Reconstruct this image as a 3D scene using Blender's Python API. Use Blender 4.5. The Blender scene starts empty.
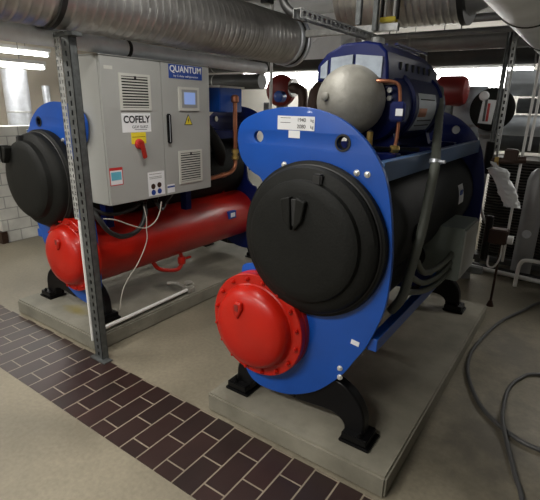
import bpy, bmesh, math, random
from mathutils import Vector, Matrix
random.seed(7)
sc = bpy.context.scene
COL = sc.collection
PI = math.pi
sc.view_settings.view_transform = 'Standard'
sc.view_settings.look = 'None'
sc.view_settings.gamma = 1
sc.view_settings.use_curve_mapping = False
sc.view_settings.exposure = -0.2

# ------------------------------------------------------------------ materials
def mat(name, col, rough=.5, metal=0, noise=0, nscale=8, bump=0, bscale=60, col2=None, coat=0, emit=None, estr=0, spec=.5):
    m = bpy.data.materials.new(name); m.use_nodes = True
    nt = m.node_tree; N = nt.nodes; L = nt.links
    b = N['Principled BSDF']
    b.inputs['Base Color'].default_value = (*col, 1)
    b.inputs['Roughness'].default_value = rough
    b.inputs['Metallic'].default_value = metal
    b.inputs['Specular IOR Level'].default_value = spec
    b.inputs['Coat Weight'].default_value = coat
    tc = N.new('ShaderNodeTexCoord')
    if noise or col2:
        n = N.new('ShaderNodeTexNoise'); n.inputs['Scale'].default_value = nscale; n.inputs['Detail'].default_value = 6
        n.inputs['Roughness'].default_value = .6
        L.new(tc.outputs['Object'], n.inputs['Vector'])
        r = N.new('ShaderNodeValToRGB')
        c2 = col2 if col2 else tuple(c*(1-noise) for c in col)
        r.color_ramp.elements[0].position = .35; r.color_ramp.elements[1].position = .68
        r.color_ramp.elements[0].color = (*c2, 1); r.color_ramp.elements[1].color = (*col, 1)
        L.new(n.outputs['Fac'], r.inputs['Fac']); L.new(r.outputs['Color'], b.inputs['Base Color'])
    if bump:
        n2 = N.new('ShaderNodeTexNoise'); n2.inputs['Scale'].default_value = bscale; n2.inputs['Detail'].default_value = 4
        L.new(tc.outputs['Object'], n2.inputs['Vector'])
        bp = N.new('ShaderNodeBump'); bp.inputs['Strength'].default_value = bump; bp.inputs['Distance'].default_value = .004
        L.new(n2.outputs['Fac'], bp.inputs['Height']); L.new(bp.outputs['Normal'], b.inputs['Normal'])
    if emit:
        b.inputs['Emission Color'].default_value = (*emit, 1); b.inputs['Emission Strength'].default_value = estr
    return m

M = {}
M['blue'] = mat('blue_paint', (.001,.072,.40), .38, noise=.12, nscale=5, coat=.2)
M['darkblue'] = mat('dark_blue_paint', (.004,.010,.085), .36, noise=.2, nscale=6, spec=.22)
M['beam'] = mat('grey_blue_paint', (.05,.11,.24), .35, noise=.15, nscale=5)
M['red'] = mat('red_paint', (.46,.010,.003), .36, spec=.35, noise=.18, nscale=4, coat=.1)
M['darkred'] = mat('dark_red_paint', (.22,.02,.018), .42, noise=.2, nscale=4)
M['foam'] = mat('black_foam', (.009,.0095,.0085), .62, spec=.2, noise=.25, nscale=6, bump=.35, bscale=90)
M['black'] = mat('black_paint', (.003,.003,.0035), .3, spec=.25, noise=.2)
M['rubber'] = mat('black_rubber', (.012,.012,.012), .5)
M['cable'] = mat('grey_black_cable', (.06,.06,.06), .45)
M['cabinet'] = mat('cabinet_grey', (.36,.365,.35), .42, noise=.05, nscale=3)
M['grille'] = mat('grille_grey', (.52,.52,.48), .5)
M['dark'] = mat('dark_gap', (.02,.02,.02), .8)
M['white'] = mat('white_label', (.75,.76,.78), .5)
M['ink'] = mat('black_ink', (.012,.012,.016), .6)
M['labelblue'] = mat('label_blue', (.01,.05,.28), .5)
M['labelred'] = mat('label_red', (.5,.03,.03), .5)
M['darkred2'] = mat('switch_red', (.33,.02,.012), .45)
M['labelcyan'] = mat('label_cyan', (.12,.42,.55), .5)
M['yellow'] = mat('yellow_sticker', (.75,.6,.03), .5)
M['screen'] = mat('screen_glass', (.2,.28,.5), .15, emit=(.35,.5,1.0), estr=.35)
M['galv'] = mat('galvanised_steel', (.50,.51,.50), .4, metal=.4, noise=.35, nscale=30)
M['post'] = mat('dull_galvanised_post', (.14,.15,.15), .5, metal=.6, noise=.4, nscale=25)
M['steel'] = mat('brushed_steel', (.62,.65,.70), .33, metal=.55, noise=.2, nscale=14)
M['silver'] = mat('silver_foil_jacket', (.88,.92,.96), .38, metal=0, noise=.15, nscale=10)
M['duct'] = mat('spiral_duct_steel', (.62,.61,.59), .36, metal=.8, noise=.3, nscale=9)
M['cast'] = mat('cast_aluminium', (.36,.35,.31), .5, metal=.25, noise=.3, nscale=10, bump=.3, bscale=120)
M['bolt'] = mat('bright_bolt', (.75,.75,.72), .3, metal=.7)
M['copper'] = mat('copper_pipe', (.62,.25,.14), .32, metal=.85, noise=.25, nscale=12)
M['brass'] = mat('brass_fitting', (.55,.38,.12), .35, metal=.8, noise=.3)
M['brown'] = mat('brown_bronze', (.055,.028,.018), .45, metal=.4, noise=.4)
M['greyhose'] = mat('grey_green_conduit', (.11,.12,.10), .55, noise=.15)
M['boxgrey'] = mat('terminal_box_grey', (.22,.255,.235), .5, noise=.15, nscale=5)
M['lagging'] = mat('grey_pipe_lagging', (.33,.335,.34), .45, metal=.25, noise=.2, nscale=6)
M['riblag'] = mat('rib_brown_grey', (.10,.09,.075), .45, metal=.3, noise=.4)
M['darklag'] = mat('dark_pipe_lagging', (.085,.088,.088), .5, metal=.2, noise=.3, nscale=6)
M['pale'] = mat('pale_pipe_lagging', (.58,.63,.68), .35, metal=.1, noise=.12, nscale=5)
M['whitep'] = mat('white_plastic', (.72,.72,.70), .45)
M['plinth'] = mat('plinth_concrete', (.25,.235,.185), .68, col2=(.155,.145,.112), nscale=3.5, bump=.25, bscale=45)
M['ceiling'] = mat('ceiling_concrete', (.20,.20,.195), .8, noise=.3, nscale=2)
M['wallbeige'] = mat('beige_wall_paint', (.62,.56,.46), .7, noise=.08, nscale=2)
M['walldull'] = mat('grey_wall_paint', (.34,.33,.31), .7, noise=.1, nscale=2)
M['wallwhite'] = mat('white_wall_paint', (.72,.70,.64), .7, noise=.06, nscale=2)
M['wire'] = mat('grey_beige_wire', (.42,.39,.34), .5)
M['tube'] = mat('fluorescent_tube', (1,1,1), .5, emit=(1,.98,.94), estr=14)
M['sheet'] = mat('white_sheet_metal', (.80,.82,.83), .45, metal=0, noise=.1)
M['hoodpane'] = mat('pale_hood_panel', (.42,.48,.56), .22, noise=.45, nscale=7, coat=.3)

def floor_mat():
    m = bpy.data.materials.new('worn_concrete_floor'); m.use_nodes = True
    nt = m.node_tree; N = nt.nodes; L = nt.links; b = N['Principled BSDF']
    tc = N.new('ShaderNodeTexCoord')
    def noise(s, d=6, dist=0):
        n = N.new('ShaderNodeTexNoise'); n.inputs['Scale'].default_value = s; n.inputs['Detail'].default_value = d; n.inputs['Distortion'].default_value = dist
        L.new(tc.outputs['Object'], n.inputs['Vector']); return n
    a = noise(1.3, 8, .6); r = N.new('ShaderNodeValToRGB'); e = r.color_ramp.elements
    e[0].position = .3; e[0].color = (.15,.134,.098,1); e[1].position = .7; e[1].color = (.26,.23,.168,1)
    L.new(a.outputs['Fac'], r.inputs['Fac'])
    f = noise(45, 3); r2 = N.new('ShaderNodeValToRGB'); r2.color_ramp.elements[0].position=.3; r2.color_ramp.elements[1].position=.7
    r2.color_ramp.elements[0].color=(.86,.86,.86,1); r2.color_ramp.elements[1].color=(1.06,1.06,1.06,1)
    L.new(f.outputs['Fac'], r2.inputs['Fac'])
    mx = N.new('ShaderNodeMix'); mx.data_type='RGBA'; mx.blend_type='MULTIPLY'; mx.inputs[0].default_value=1
    L.new(r.outputs['Color'], mx.inputs[6]); L.new(r2.outputs['Color'], mx.inputs[7]); L.new(mx.outputs[2], b.inputs['Base Color'])
    r3 = N.new('ShaderNodeValToRGB'); r3.color_ramp.elements[0].color=(.32,.32,.32,1); r3.color_ramp.elements[1].color=(.62,.62,.62,1)
    L.new(a.outputs['Fac'], r3.inputs['Fac']); L.new(r3.outputs['Color'], b.inputs['Roughness'])
    bp = N.new('ShaderNodeBump'); bp.inputs['Strength'].default_value=.2; bp.inputs['Distance'].default_value=.004
    L.new(f.outputs['Fac'], bp.inputs['Height']); L.new(bp.outputs['Normal'], b.inputs['Normal'])
    return m
M['floor'] = floor_mat()

def brick_mat(name, c1, c2, mortar, bw, rh, ms, rough, vec=('Y','X'), offs=(0,0), bump=.5, coat=0, ofreq=2, oamt=.5):
    m = bpy.data.materials.new(name); m.use_nodes = True
    nt = m.node_tree; N = nt.nodes; L = nt.links; b = N['Principled BSDF']
    tc = N.new('ShaderNodeTexCoord'); s = N.new('ShaderNodeSeparateXYZ'); c = N.new('ShaderNodeCombineXYZ')
    L.new(tc.outputs['Object'], s.inputs[0])
    for i, ax in enumerate(vec):
        ad = N.new('ShaderNodeMath'); ad.operation='ADD'; ad.inputs[1].default_value = offs[i]
        L.new(s.outputs[ax], ad.inputs[0]); L.new(ad.outputs[0], c.inputs[i])
    t = N.new('ShaderNodeTexBrick')
    t.inputs['Scale'].default_value = 1; t.inputs['Brick Width'].default_value = bw; t.inputs['Row Height'].default_value = rh
    t.inputs['Mortar Size'].default_value = ms; t.inputs['Mortar Smooth'].default_value = .15; t.inputs['Bias'].default_value = 0
    t.offset = oamt; t.offset_frequency = ofreq
    t.inputs['Color1'].default_value = (*c1,1); t.inputs['Color2'].default_value = (*c2,1); t.inputs['Mortar'].default_value = (*mortar,1)
    L.new(c.outputs[0], t.inputs['Vector'])
    n = N.new('ShaderNodeTexNoise'); n.inputs['Scale'].default_value = 5; n.inputs['Detail'].default_value = 7; L.new(tc.outputs['Object'], n.inputs['Vector'])
    r = N.new('ShaderNodeValToRGB'); r.color_ramp.elements[0].position=.3; r.color_ramp.elements[1].position=.75
    r.color_ramp.elements[0].color=(.75,.75,.75,1); r.color_ramp.elements[1].color=(1.15,1.15,1.15,1)
    L.new(n.outputs['Fac'], r.inputs['Fac'])
    mx = N.new('ShaderNodeMix'); mx.data_type='RGBA'; mx.blend_type='MULTIPLY'; mx.inputs[0].default_value=1
    L.new(t.outputs['Color'], mx.inputs[6]); L.new(r.outputs['Color'], mx.inputs[7]); L.new(mx.outputs[2], b.inputs['Base Color'])
    b.inputs['Roughness'].default_value = rough; b.inputs['Coat Weight'].default_value = coat
    bp = N.new('ShaderNodeBump'); bp.invert = True; bp.inputs['Strength'].default_value=bump; bp.inputs['Distance'].default_value=.004
    L.new(t.outputs['Fac'], bp.inputs['Height']); L.new(bp.outputs['Normal'], b.inputs['Normal'])
    return m
M['tiles'] = brick_mat('dark_clinker_tiles', (.030,.014,.012), (.018,.010,.009), (.24,.20,.15), .24, .12, .0042, .38, ('Y','X'), (-1.02, 1.356+2.4), .6)
M['bricks'] = brick_mat('white_painted_bricks', (.66,.66,.62), (.60,.60,.56), (.36,.36,.34), .27, .135, .006, .5, ('Y','Z'), (0,0), .8)

# ------------------------------------------------------------------ mesh helpers
def box(bm, x0, x1, y0, y1, z0, z1, bev=0):
    vs = [bm.verts.new((x,y,z)) for x in (x0,x1) for y in (y0,y1) for z in (z0,z1)]
    idx = [(0,1,3,2),(4,6,7,5),(0,4,5,1),(2,3,7,6),(0,2,6,4),(1,5,7,3)]
    fs = [bm.faces.new([vs[i] for i in f]) for f in idx]
    if bev:
        es = set(e for f in fs for e in f.edges)
        bmesh.ops.bevel(bm, geom=list(es), offset=bev, segments=2, affect='EDGES', clamp_overlap=True)

def basis(d):
    d = Vector(d).normalized()
    a = Vector((0,0,1)) if abs(d.z) < .9 else Vector((1,0,0))
    u = d.cross(a).normalized(); v = d.cross(u).normalized()
    return d, u, v

def lathe(bm, o, axis, prof, seg=48, cap0=True, cap1=True):
    """prof: list of (radius, distance along axis)"""
    d, u, v = basis(axis); o = Vector(o); rings = []
    for r, h in prof:
        if r < 1e-5: rings.append([bm.verts.new(o + d*h)])
        else: rings.append([bm.verts.new(o + d*h + (u*math.cos(2*PI*i/seg) + v*math.sin(2*PI*i/seg))*r) for i in range(seg)])
    for a, b in zip(rings, rings[1:]):
        if len(a) == 1 and len(b) == 1: continue
        for i in range(seg):
            j = (i+1) % seg
            if len(a) == 1: bm.faces.new((a[0], b[i], b[j]))
            elif len(b) == 1: bm.faces.new((a[i], a[j], b[0]))
            else: bm.faces.new((a[i], a[j], b[j], b[i]))
    if cap0 and len(rings[0]) > 1: bm.faces.new(rings[0])
    if cap1 and len(rings[-1]) > 1: bm.faces.new(rings[-1])

def cyl(bm, a, b, r, seg=24, bev=0):
    a = Vector(a); b = Vector(b); L = (b-a).length
    p = [(r,0),(r,L)] if not bev else [(r-bev,0),(r,bev),(r,L-bev),(r-bev,L)]
    lathe(bm, a, b-a, p, seg)

def smooth_path(pts, n=8):
    pts = [Vector(p) for p in pts]; out = []
    P = [pts[0]*2-pts[1]] + pts + [pts[-1]*2-pts[-2]]
    for i in range(1, len(P)-2):
        for k in range(n):
            t = k/n; a,b,c,d = P[i-1],P[i],P[i+1],P[i+2]
            out.append(.5*((2*b)+(c-a)*t+(2*a-5*b+4*c-d)*t*t+(3*b-a-3*c+d)*t**3))
    out.append(pts[-1]); return out

def tube(bm, pts, r, seg=12, n=8, smooth=True, corr=0):
    P = smooth_path(pts, n) if smooth else [Vector(p) for p in pts]
    t0 = (P[1]-P[0]).normalized(); _, u, v = basis(t0); rings = []
    for i, p in enumerate(P):
        t = (P[min(i+1,len(P)-1)]-P[max(i-1,0)]).normalized()
        u = (u - t*u.dot(t)).normalized(); v = t.cross(u)
        rr = r*(1+corr*(i%2))
        rings.append([bm.verts.new(p+(u*math.cos(2*PI*k/seg)+v*math.sin(2*PI*k/seg))*rr) for k in range(seg)])
    for a, b in zip(rings, rings[1:]):
        for k in range(seg): bm.faces.new((a[k],a[(k+1)%seg],b[(k+1)%seg],b[k]))
    bm.faces.new(rings[0]); bm.faces.new(rings[-1])

def prism_xz(bm, pts, y0, y1):
    a = [bm.verts.new((x,y0,z)) for x,z in pts]; b = [bm.verts.new((x,y1,z)) for x,z in pts]
    bm.faces.new(a); bm.faces.new(list(reversed(b))); n = len(pts)
    for i in range(n): bm.faces.new((a[i],b[i],b[(i+1)%n],a[(i+1)%n]))

def prism_yz(bm, pts, x0, x1):
    a = [bm.verts.new((x0,y,z)) for y,z in pts]; b = [bm.verts.new((x1,y,z)) for y,z in pts]
    bm.faces.new(a); bm.faces.new(list(reversed(b))); n = len(pts)
    for i in range(n): bm.faces.new((a[i],b[i],b[(i+1)%n],a[(i+1)%n]))

def BM(f, *a, **k):
    bm = bmesh.new(); f(bm, *a, **k); return bm

def circle2(cx, cz, r, n=28): return [(cx+r*math.cos(2*PI*i/n), cz+r*math.sin(2*PI*i/n)) for i in range(n)]

def sheet_with_holes(loops, thick, bevel=.002):
    """closed 2-D loops (x,z): first the outline, the rest holes -> bmesh plate from y=0 to y=thick"""
    cu = bpy.data.curves.new('tmp', 'CURVE'); cu.dimensions = '2D'; cu.fill_mode = 'BOTH'
    cu.extrude = thick/2 - bevel; cu.bevel_depth = bevel; cu.bevel_resolution = 2
    for lp in loops:
        s = cu.splines.new('POLY'); s.points.add(len(lp)-1)
        for p, (x,z) in zip(s.points, lp): p.co = (x, z, 0, 1)
        s.use_cyclic_u = True
    ob = bpy.data.objects.new('tmp', cu); COL.objects.link(ob)
    dg = bpy.context.evaluated_depsgraph_get()
    me = bpy.data.meshes.new_from_object(ob.evaluated_get(dg))
    bpy.data.objects.remove(ob); bpy.data.curves.remove(cu)
    bm = bmesh.new(); bm.from_mesh(me); bpy.data.meshes.remove(me)
    for v in bm.verts: v.co = Vector((v.co.x, thick/2 - v.co.z, v.co.y))
    return bm

def text_bm(body, size, depth=.0008, sx=1.0, bold=0):
    cu = bpy.data.curves.new('tmp', 'FONT'); cu.body = body; cu.size = size; cu.extrude = depth; cu.align_x='CENTER'; cu.align_y='CENTER'; cu.offset = bold
    ob = bpy.data.objects.new('tmp', cu); COL.objects.link(ob)
    dg = bpy.context.evaluated_depsgraph_get()
    me = bpy.data.meshes.new_from_object(ob.evaluated_get(dg))
    bpy.data.objects.remove(ob); bpy.data.curves.remove(cu)
    bm = bmesh.new(); bm.from_mesh(me); bpy.data.meshes.remove(me)
    for v in bm.verts: v.co.x *= sx
    return bm
def face_minus_y(bm, x, y, z):        # text plane facing -Y
    for v in bm.verts: v.co = Vector((x+v.co.x, y - v.co.z, z+v.co.y))
    return bm
def face_plus_x(bm, x, y, z):         # text plane facing +X, reading along +Y
    for v in bm.verts: v.co = Vector((x+v.co.z, y+v.co.x, z+v.co.y))
    return bm

class Thing:
    """one top-level thing; parts are built in world (or mirrored local) coordinates and parented"""
    def __init__(s, name, label, cat, loc=(0,0,0), group=None, flip=1, kind=None, yaw=0):
        s.flip = flip; s.loc = Vector(loc)
        s.root = bpy.data.objects.new(name, None); s.root.empty_display_size = .1
        s.root.location = loc; COL.objects.link(s.root)
        s.root['label'] = label; s.root['category'] = cat
        if group: s.root['group'] = group
        if kind: s.root['kind'] = kind
        s.local = False
    def part(s, name, bm, m, parent=None, label=None, sm=35, bevel=0):
        for v in bm.verts:
            if s.local: v.co = Vector((v.co.x*s.flip, v.co.y, v.co.z))
            else: v.co = v.co - s.loc
        o = finish(name, bm, m, sm, bevel); o.parent = parent or s.root
        if label: o['label'] = label
        return o

def finish(name, bm, m, sm=35, bevel=0):
    bmesh.ops.remove_doubles(bm, verts=bm.verts, dist=1e-6)
    bmesh.ops.recalc_face_normals(bm, faces=bm.faces)
    me = bpy.data.meshes.new(name); bm.to_mesh(me); bm.free()
    me.materials.append(m)
    if sm:
        for p in me.polygons: p.use_smooth = True
        me.set_sharp_from_angle(angle=math.radians(sm))
    o = bpy.data.objects.new(name, me); COL.objects.link(o)
    if bevel:
        md = o.modifiers.new('bevel', 'BEVEL'); md.width = bevel; md.segments = 2; md.limit_method = 'ANGLE'; md.angle_limit = math.radians(40)
    return o

def solo(name, bm, m, label, cat, group=None, sm=35, bevel=0):
    xs=[v.co.x for v in bm.verts]; ys=[v.co.y for v in bm.verts]; zs=[v.co.z for v in bm.verts]
    c = Vector(((min(xs)+max(xs))/2, (min(ys)+max(ys))/2, min(zs)))
    for v in bm.verts: v.co -= c
    o = finish(name, bm, m, sm, bevel); o.location = c
    o['label'] = label; o['category'] = cat
    if group: o['group'] = group
    return o
def struct(name, bm, m, sm=0):
    o = finish(name, bm, m, sm); o['kind'] = 'structure'; return o

# ------------------------------------------------------------------ room shell
ZC = 2.85
X0, X1, Y0, Y1 = -7.0, 2.2, -3.0, 7.2
struct('floor', BM(box, X0, X1, Y0, Y1, -.12, 0), M['floor'])
struct('ceiling', BM(box, X0, X1, Y0, Y1, ZC, ZC+.15), M['ceiling'])
struct('wall_back', BM(box, X0-.15, X1+.15, Y1, Y1+.15, -.12, ZC+.15), M['wallwhite'])
struct('wall_front', BM(box, X0-.15, X1+.15, Y0-.15, Y0, -.12, ZC+.15), M['walldull'])
struct('wall_left', BM(box, X0-.15, X0, Y0, Y1, -.12, ZC+.15), M['wallbeige'])
struct('wall_right', BM(box, X1, X1+.15, Y0, Y1, -.12, ZC+.15), M['walldull'])
struct('trim_1', BM(box, -6.9, 2.1, 1.06, 1.505, 0.0, .004), M['tiles'])
# low white brick wall behind the left chiller
struct('wall_brick', BM(box, -5.66, -5.42, 2.36, 6.9, 0, 1.32), M['bricks'])
struct('baseboard_left', BM(box, -5.69, -5.40, 2.33, 2.40, 0, .14), M['brown'])

def stain_nodes(m, spots):
    nt = m.node_tree; N = nt.nodes; L = nt.links; b = N['Principled BSDF']; tc = N.new('ShaderNodeTexCoord')
    src = b.inputs['Base Color'].links[0].from_socket
    n = N.new('ShaderNodeTexNoise'); n.inputs['Scale'].default_value = 9; n.inputs['Detail'].default_value = 5; L.new(tc.outputs['Object'], n.inputs['Vector'])
    for (x,y,rx,ry,col,amt) in spots:
        mp = N.new('ShaderNodeMapping'); mp.inputs['Location'].default_value = (-x/rx,-y/ry,0); mp.inputs['Scale'].default_value = (1/rx,1/ry,0)
        L.new(tc.outputs['Object'], mp.inputs['Vector'])
        ln = N.new('ShaderNodeVectorMath'); ln.operation='LENGTH'; L.new(mp.outputs[0], ln.inputs[0])
        ad = N.new('ShaderNodeMath'); ad.operation='MULTIPLY_ADD'; ad.inputs[1].default_value=1.6; L.new(n.outputs['Fac'], ad.inputs[0]); L.new(ln.outputs['Value'], ad.inputs[2])
        r = N.new('ShaderNodeValToRGB'); r.color_ramp.elements[0].position=.55; r.color_ramp.elements[1].position=1.0
        r.color_ramp.elements[0].color=(amt,amt,amt,1); r.color_ramp.elements[1].color=(0,0,0,1)
        dv = N.new('ShaderNodeMath'); dv.operation='MULTIPLY'; dv.inputs[1].default_value=.55; L.new(ad.outputs[0], dv.inputs[0]); L.new(dv.outputs[0], r.inputs['Fac'])
        mx = N.new('ShaderNodeMix'); mx.data_type='RGBA'; L.new(r.outputs['Color'], mx.inputs[0]); L.new(src, mx.inputs[6]); mx.inputs[7].default_value=(*col,1)
        src = mx.outputs[2]
    L.new(src, b.inputs['Base Color'])
M['plinth_stained'] = mat('stained_plinth_concrete', (.24,.23,.185), .6, col2=(.145,.138,.11), nscale=3.5, bump=.25, bscale=45)
stain_nodes(M['plinth_stained'], [(0.0275,-1.015,.16,.07,(.24,.19,.04),.75),(0.2375,-0.295,.20,.10,(.04,.038,.03),.8),(0.3075,0.235,.25,.2,(.05,.045,.035),.6)])
stain_nodes(M['floor'], [(-.15,2.2,.35,.5,(.07,.062,.05),.7),(-.2,3.3,.3,.5,(.08,.07,.055),.6),(-1.9,.5,.5,.25,(.17,.15,.11),.5),(-1.2,.35,.25,.15,(.16,.14,.10),.5)])
# concrete plinths
def plinth(x0, x1, y0, y1, h, label, m='plinth'):
    bm = bmesh.new(); box(bm, x0, x1, y0, y1, 0, h, .010)
    return solo('concrete_plinth', bm, M[m], label, 'plinth', 'concrete plinths under the chillers', sm=0)
PH = .11
plinth(-1.452, -.437, 1.53, 3.72, PH, 'low grey concrete plinth under the front chiller with the blue plate fully in view')
plinth(-3.47, -2.445, 1.53, 3.9, PH, 'low grey concrete plinth under the left chiller behind the perforated post', 'plinth_stained')

# ------------------------------------------------------------------ the chillers
K = 1.64/1.70
OUT = [(-.394,1.444),(-.391,1.485),(-.372,1.522),(-.33,1.550),(-.256,1.576),(-.16,1.592),(-.058,1.597),(.04,1.585),(.132,1.555),(.20,1.515),(.262,1.462),
       (.31,1.40),(.345,1.335),(.372,1.24),(.390,1.138),(.403,1.02),(.403,.883),(.392,.78),(.365,.685),(.330,.59),(.285,.51),(.235,.42),(.170,.339),(.09,.26),
       (-.021,.195),(-.12,.165),(-.244,.160),(-.32,.20),(-.36,.30),(-.375,.45),(-.372,.70),(-.368,.80),(-.352,.828),(-.30,.845),(-.255,.90),(-.24,1.0),(-.235,1.15),
       (-.24,1.24),(-.262,1.283),(-.31,1.305),(-.364,1.350),(-.386,1.395)]
def kk(p): return ((p[0]-.978)*K + .978, 1.6+(p[1]-1.6)*K)

def chiller(cx, flip, dy, label, red_lx, blk_lx, cov_depth, plate_dx, second):
    YC = 2.5
    T = Thing('water_chiller', label, 'chiller', (cx, YC+dy, PH), 'water chillers on the plinths', flip)
    T.local = True
    def loc(bm, dx=0):
        for v in bm.verts: v.co = Vector((v.co.x+dx, v.co.y-YC, v.co.z-PH))
        return bm
    def part(name, bm, m, **k): return T.part(name, loc(bm, k.pop('dx', 0)), m, **k)
    yp = 1.64
    out = [tuple(p) for p in (kk(q) for q in OUT)]
    out = [(p.x, p.y) for p in smooth_path([(a,b,0) for a,b in out+[out[0]]], 3)][:-1]
    holes = [circle2(*kk((-.274,1.466)), .027), circle2(*kk((.152,1.463)), .030)]
    for name, y, hl in (('front_plate', yp, holes), ('rear_plate', 3.41, holes)):
        bm = sheet_with_holes([out]+hl, .022)
        for v in bm.verts: v.co.y += y
        fp = part(name, bm, M['blue'] if name=='front_plate' else M['darkblue'], dx=plate_dx if name=='front_plate' else (0 if second else -.08), label='bright blue end plate' if name=='front_plate' else 'dark blue end plate')
        if name == 'front_plate': front = fp
    # rubber grommet in the right hole
    hx, hz = kk((.152,1.463))
    part('grommet', BM(lathe, (hx,yp-.004,hz), (0,1,0), [(.026,0),(.034,0),(.034,.03),(.022,.03),(.022,.004)], 28, False, False), M['rubber'], dx=plate_dx, parent=front)
    for bx, bz in ((-.128,1.352),(.223,1.349),(.269,1.347),(.216,.439),(.219,.392)):
        x, z = kk((bx,bz))
        part('bolt', BM(lathe, (x,yp,z), (0,-1,0), [(.013,0),(.013,.003),(.0085,.003),(.0085,.012),(.006,.013)], 16), M['bolt'], dx=plate_dx, parent=front)
    if second:
        # weight plate and stickers on the front plate
        cx_, cz_ = kk(((-1.158-.951)/2+.978, 1.532)); w = .186*K; h = .056
        lab = part('weight_label', BM(box, cx_-w/2, cx_+w/2, yp-.0015, yp, cz_-h/2, cz_+h/2), M['white'], parent=front, label='white weight label')
        for dx, dz, s, t in ((.028,.013,.021,'1940'),(.028,-.013,.021,'2080'),(.078,.013,.017,'kg'),(.078,-.013,.017,'kg')):
            part('weight_text', face_minus_y(text_bm(t, s, .0004), cx_+dx, yp-.002, cz_+dz), M['ink'], parent=lab, sm=0)
        bm = bmesh.new()
        for zz in (.020,.001): box(bm, cx_-.075, cx_-.025, yp-.002, yp-.0014, cz_+zz-.001, cz_+zz+.001)
        part('printed_rule', bm, M['ink'], parent=lab, sm=0)
        part('serial_sticker', BM(box, cx_-.033, cx_+.022, yp-.0015, yp, cz_-.060, cz_-.030), M['white'], parent=front)
        sx, sz = kk((.279,.593))
        bm = BM(box, -.019, .019, -.0015, 0, -.011, .011)
        bmesh.ops.rotate(bm, cent=(0,0,0), matrix=Matrix.Rotation(math.radians(8),3,'Y'), verts=bm.verts)
        bmesh.ops.translate(bm, vec=(sx,yp,sz), verts=bm.verts)
        part('blank_sticker', bm, M['white'], parent=front, label='small white sticker')
    # ---- evaporator: shell + foam cover
    ex, ez = blk_lx, 1.047 if second else 1.075
    part('evaporator_shell', BM(lathe, (.045,yp+.022,1.04), (0,1,0), [(.30,0),(.315,.01),(.315,1.73),(.30,1.745)], 48), M['foam'])
    d = cov_depth
    f = .255
    prof = [(.340,0),(.343,d*.12),(.338,d*.28),(.322,d*.33),(.316,d*.40),(.318,d*.48),(.308,d*.60),(.280,d*.70),(.262,d*.74),(.258,d*.80),(f,d*.90),(f-.015,d*.97),(f-.05,d*1.02),(f-.14,d*1.06),(0,d*1.08)]
    bm = bmesh.new(); dd, u, v = basis((0,-1,0)); rings=[]
    for r, h in prof:                      # the nose sits a little above the rim's centre
        t = min(1, h/d); o = Vector((ex+.008*t, yp-h, ez+.022*t))
        rings.append([bm.verts.new(o)] if r < 1e-5 else [bm.verts.new(o+(u*math.cos(2*PI*i/64)+v*math.sin(2*PI*i/64))*r) for i in range(64)])
    for a, b in zip(rings, rings[1:]):
        for i in range(64):
            j=(i+1)%64
            bm.faces.new((a[i],a[j],b[0])) if len(b)==1 else bm.faces.new((a[i],a[j],b[j],b[i]))
    cov = part('evaporator_cover', bm, M['foam'], label='round black foam cover')
    # moulded lug on the cover: two cheeks tapering to a point, a dark slot between
    yf = yp-d
    bm = bmesh.new()
    top = ez+.215 if second else ez+.24; bot = ez+.075 if second else ez+.12; mx = ex-.012 if second else ex+.165
    for sgn in (-1, 1):
        pts=[(mx+sgn*.014,top),(mx+sgn*.058,top-.015),(mx+sgn*.044,bot+.045),(mx+sgn*.006,bot)]
        prism_xz(bm, pts, yf-.045 if not second else yf-.03, yf+.02)
    part('moulded_lug', bm, M['foam'], parent=cov, bevel=.006)
    part('lug_slot', BM(prism_xz, [(mx-.013,top-.012),(mx+.013,top-.012),(mx+.005,bot+.02),(mx-.005,bot+.02)], yf-.018, yf+.02), M['dark'], parent=cov, bevel=.002)
    part('cover_notch', BM(box, ex+.045, ex+.085, yp-d*.86, yp-d*.5, ez+.262, ez+.305, .006), M['dark'], parent=cov)
    part('cover_seam', BM(lathe, (ex+.004,yp-d*.36,ez+.008), (0,-1,0), [(.3205,-.003),(.3255,0),(.3205,.003)], 64, False, False), M['rubber'], parent=cov)
    # ---- condenser: red water box
    rx, rz = red_lx, .586
    part('condenser_shell', BM(lathe, (rx,yp+.022,rz-.015), (0,1,0), [(.222,0),(.222,1.83),(.20,1.87),(.12,1.90),(0,1.91)], 48), M['red'])
    R = .262
    prof = [(.235,-.01),(R,-.008),(R+.001,-.004),(R+.001,.022),(R-.002,.026),(R-.002,.030),(R+.001,.034),(R,.060),(R-.004,.064),(R-.047,.065),(R-.053,.070),(R-.058,.095),(R-.066,.115),(R-.082,.131),(R-.12,.146),(R-.18,.156),(0,.162)]
    rc = part('condenser_cover', BM(lathe, (rx,yp-.004,rz), (0,-1,0), prof, 64), M['red'], label='round red bolted end cover')
    for k in range(16):
        a = 2*PI*(k+.5)/16; p = (rx+math.cos(a)*(R-.023), yp-.070, rz+math.sin(a)*(R-.023))
        bm = bmesh.new(); lathe(bm, p, (0,-1,0), [(.011,0),(.011,.010),(.0095,.012)], 6); lathe(bm, (p[0],p[1]-.011,p[2]), (0,-1,0), [(.006,0),(.006,.008),(.004,.009)], 10)
        part('bolt', bm, M['red'], parent=rc, sm=30)
    # cast vent boss with dark pocket
    bm = bmesh.new(); prism_xz(bm, [(rx-.062,rz+.125),(rx-.042,rz+.150),(rx-.012,rz+.150),(rx-.005,rz+.120),(rx-.030,rz+.062),(rx-.050,rz+.080)], yp-.172, yp-.12)
    part('cast_boss', bm, M['red'], parent=rc, bevel=.008)
    part('cast_pocket', BM(box, rx-.048, rx-.020, yp-.1735, yp-.15, rz+.102, rz+.142, .004), M['darkred'], parent=rc)
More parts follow.
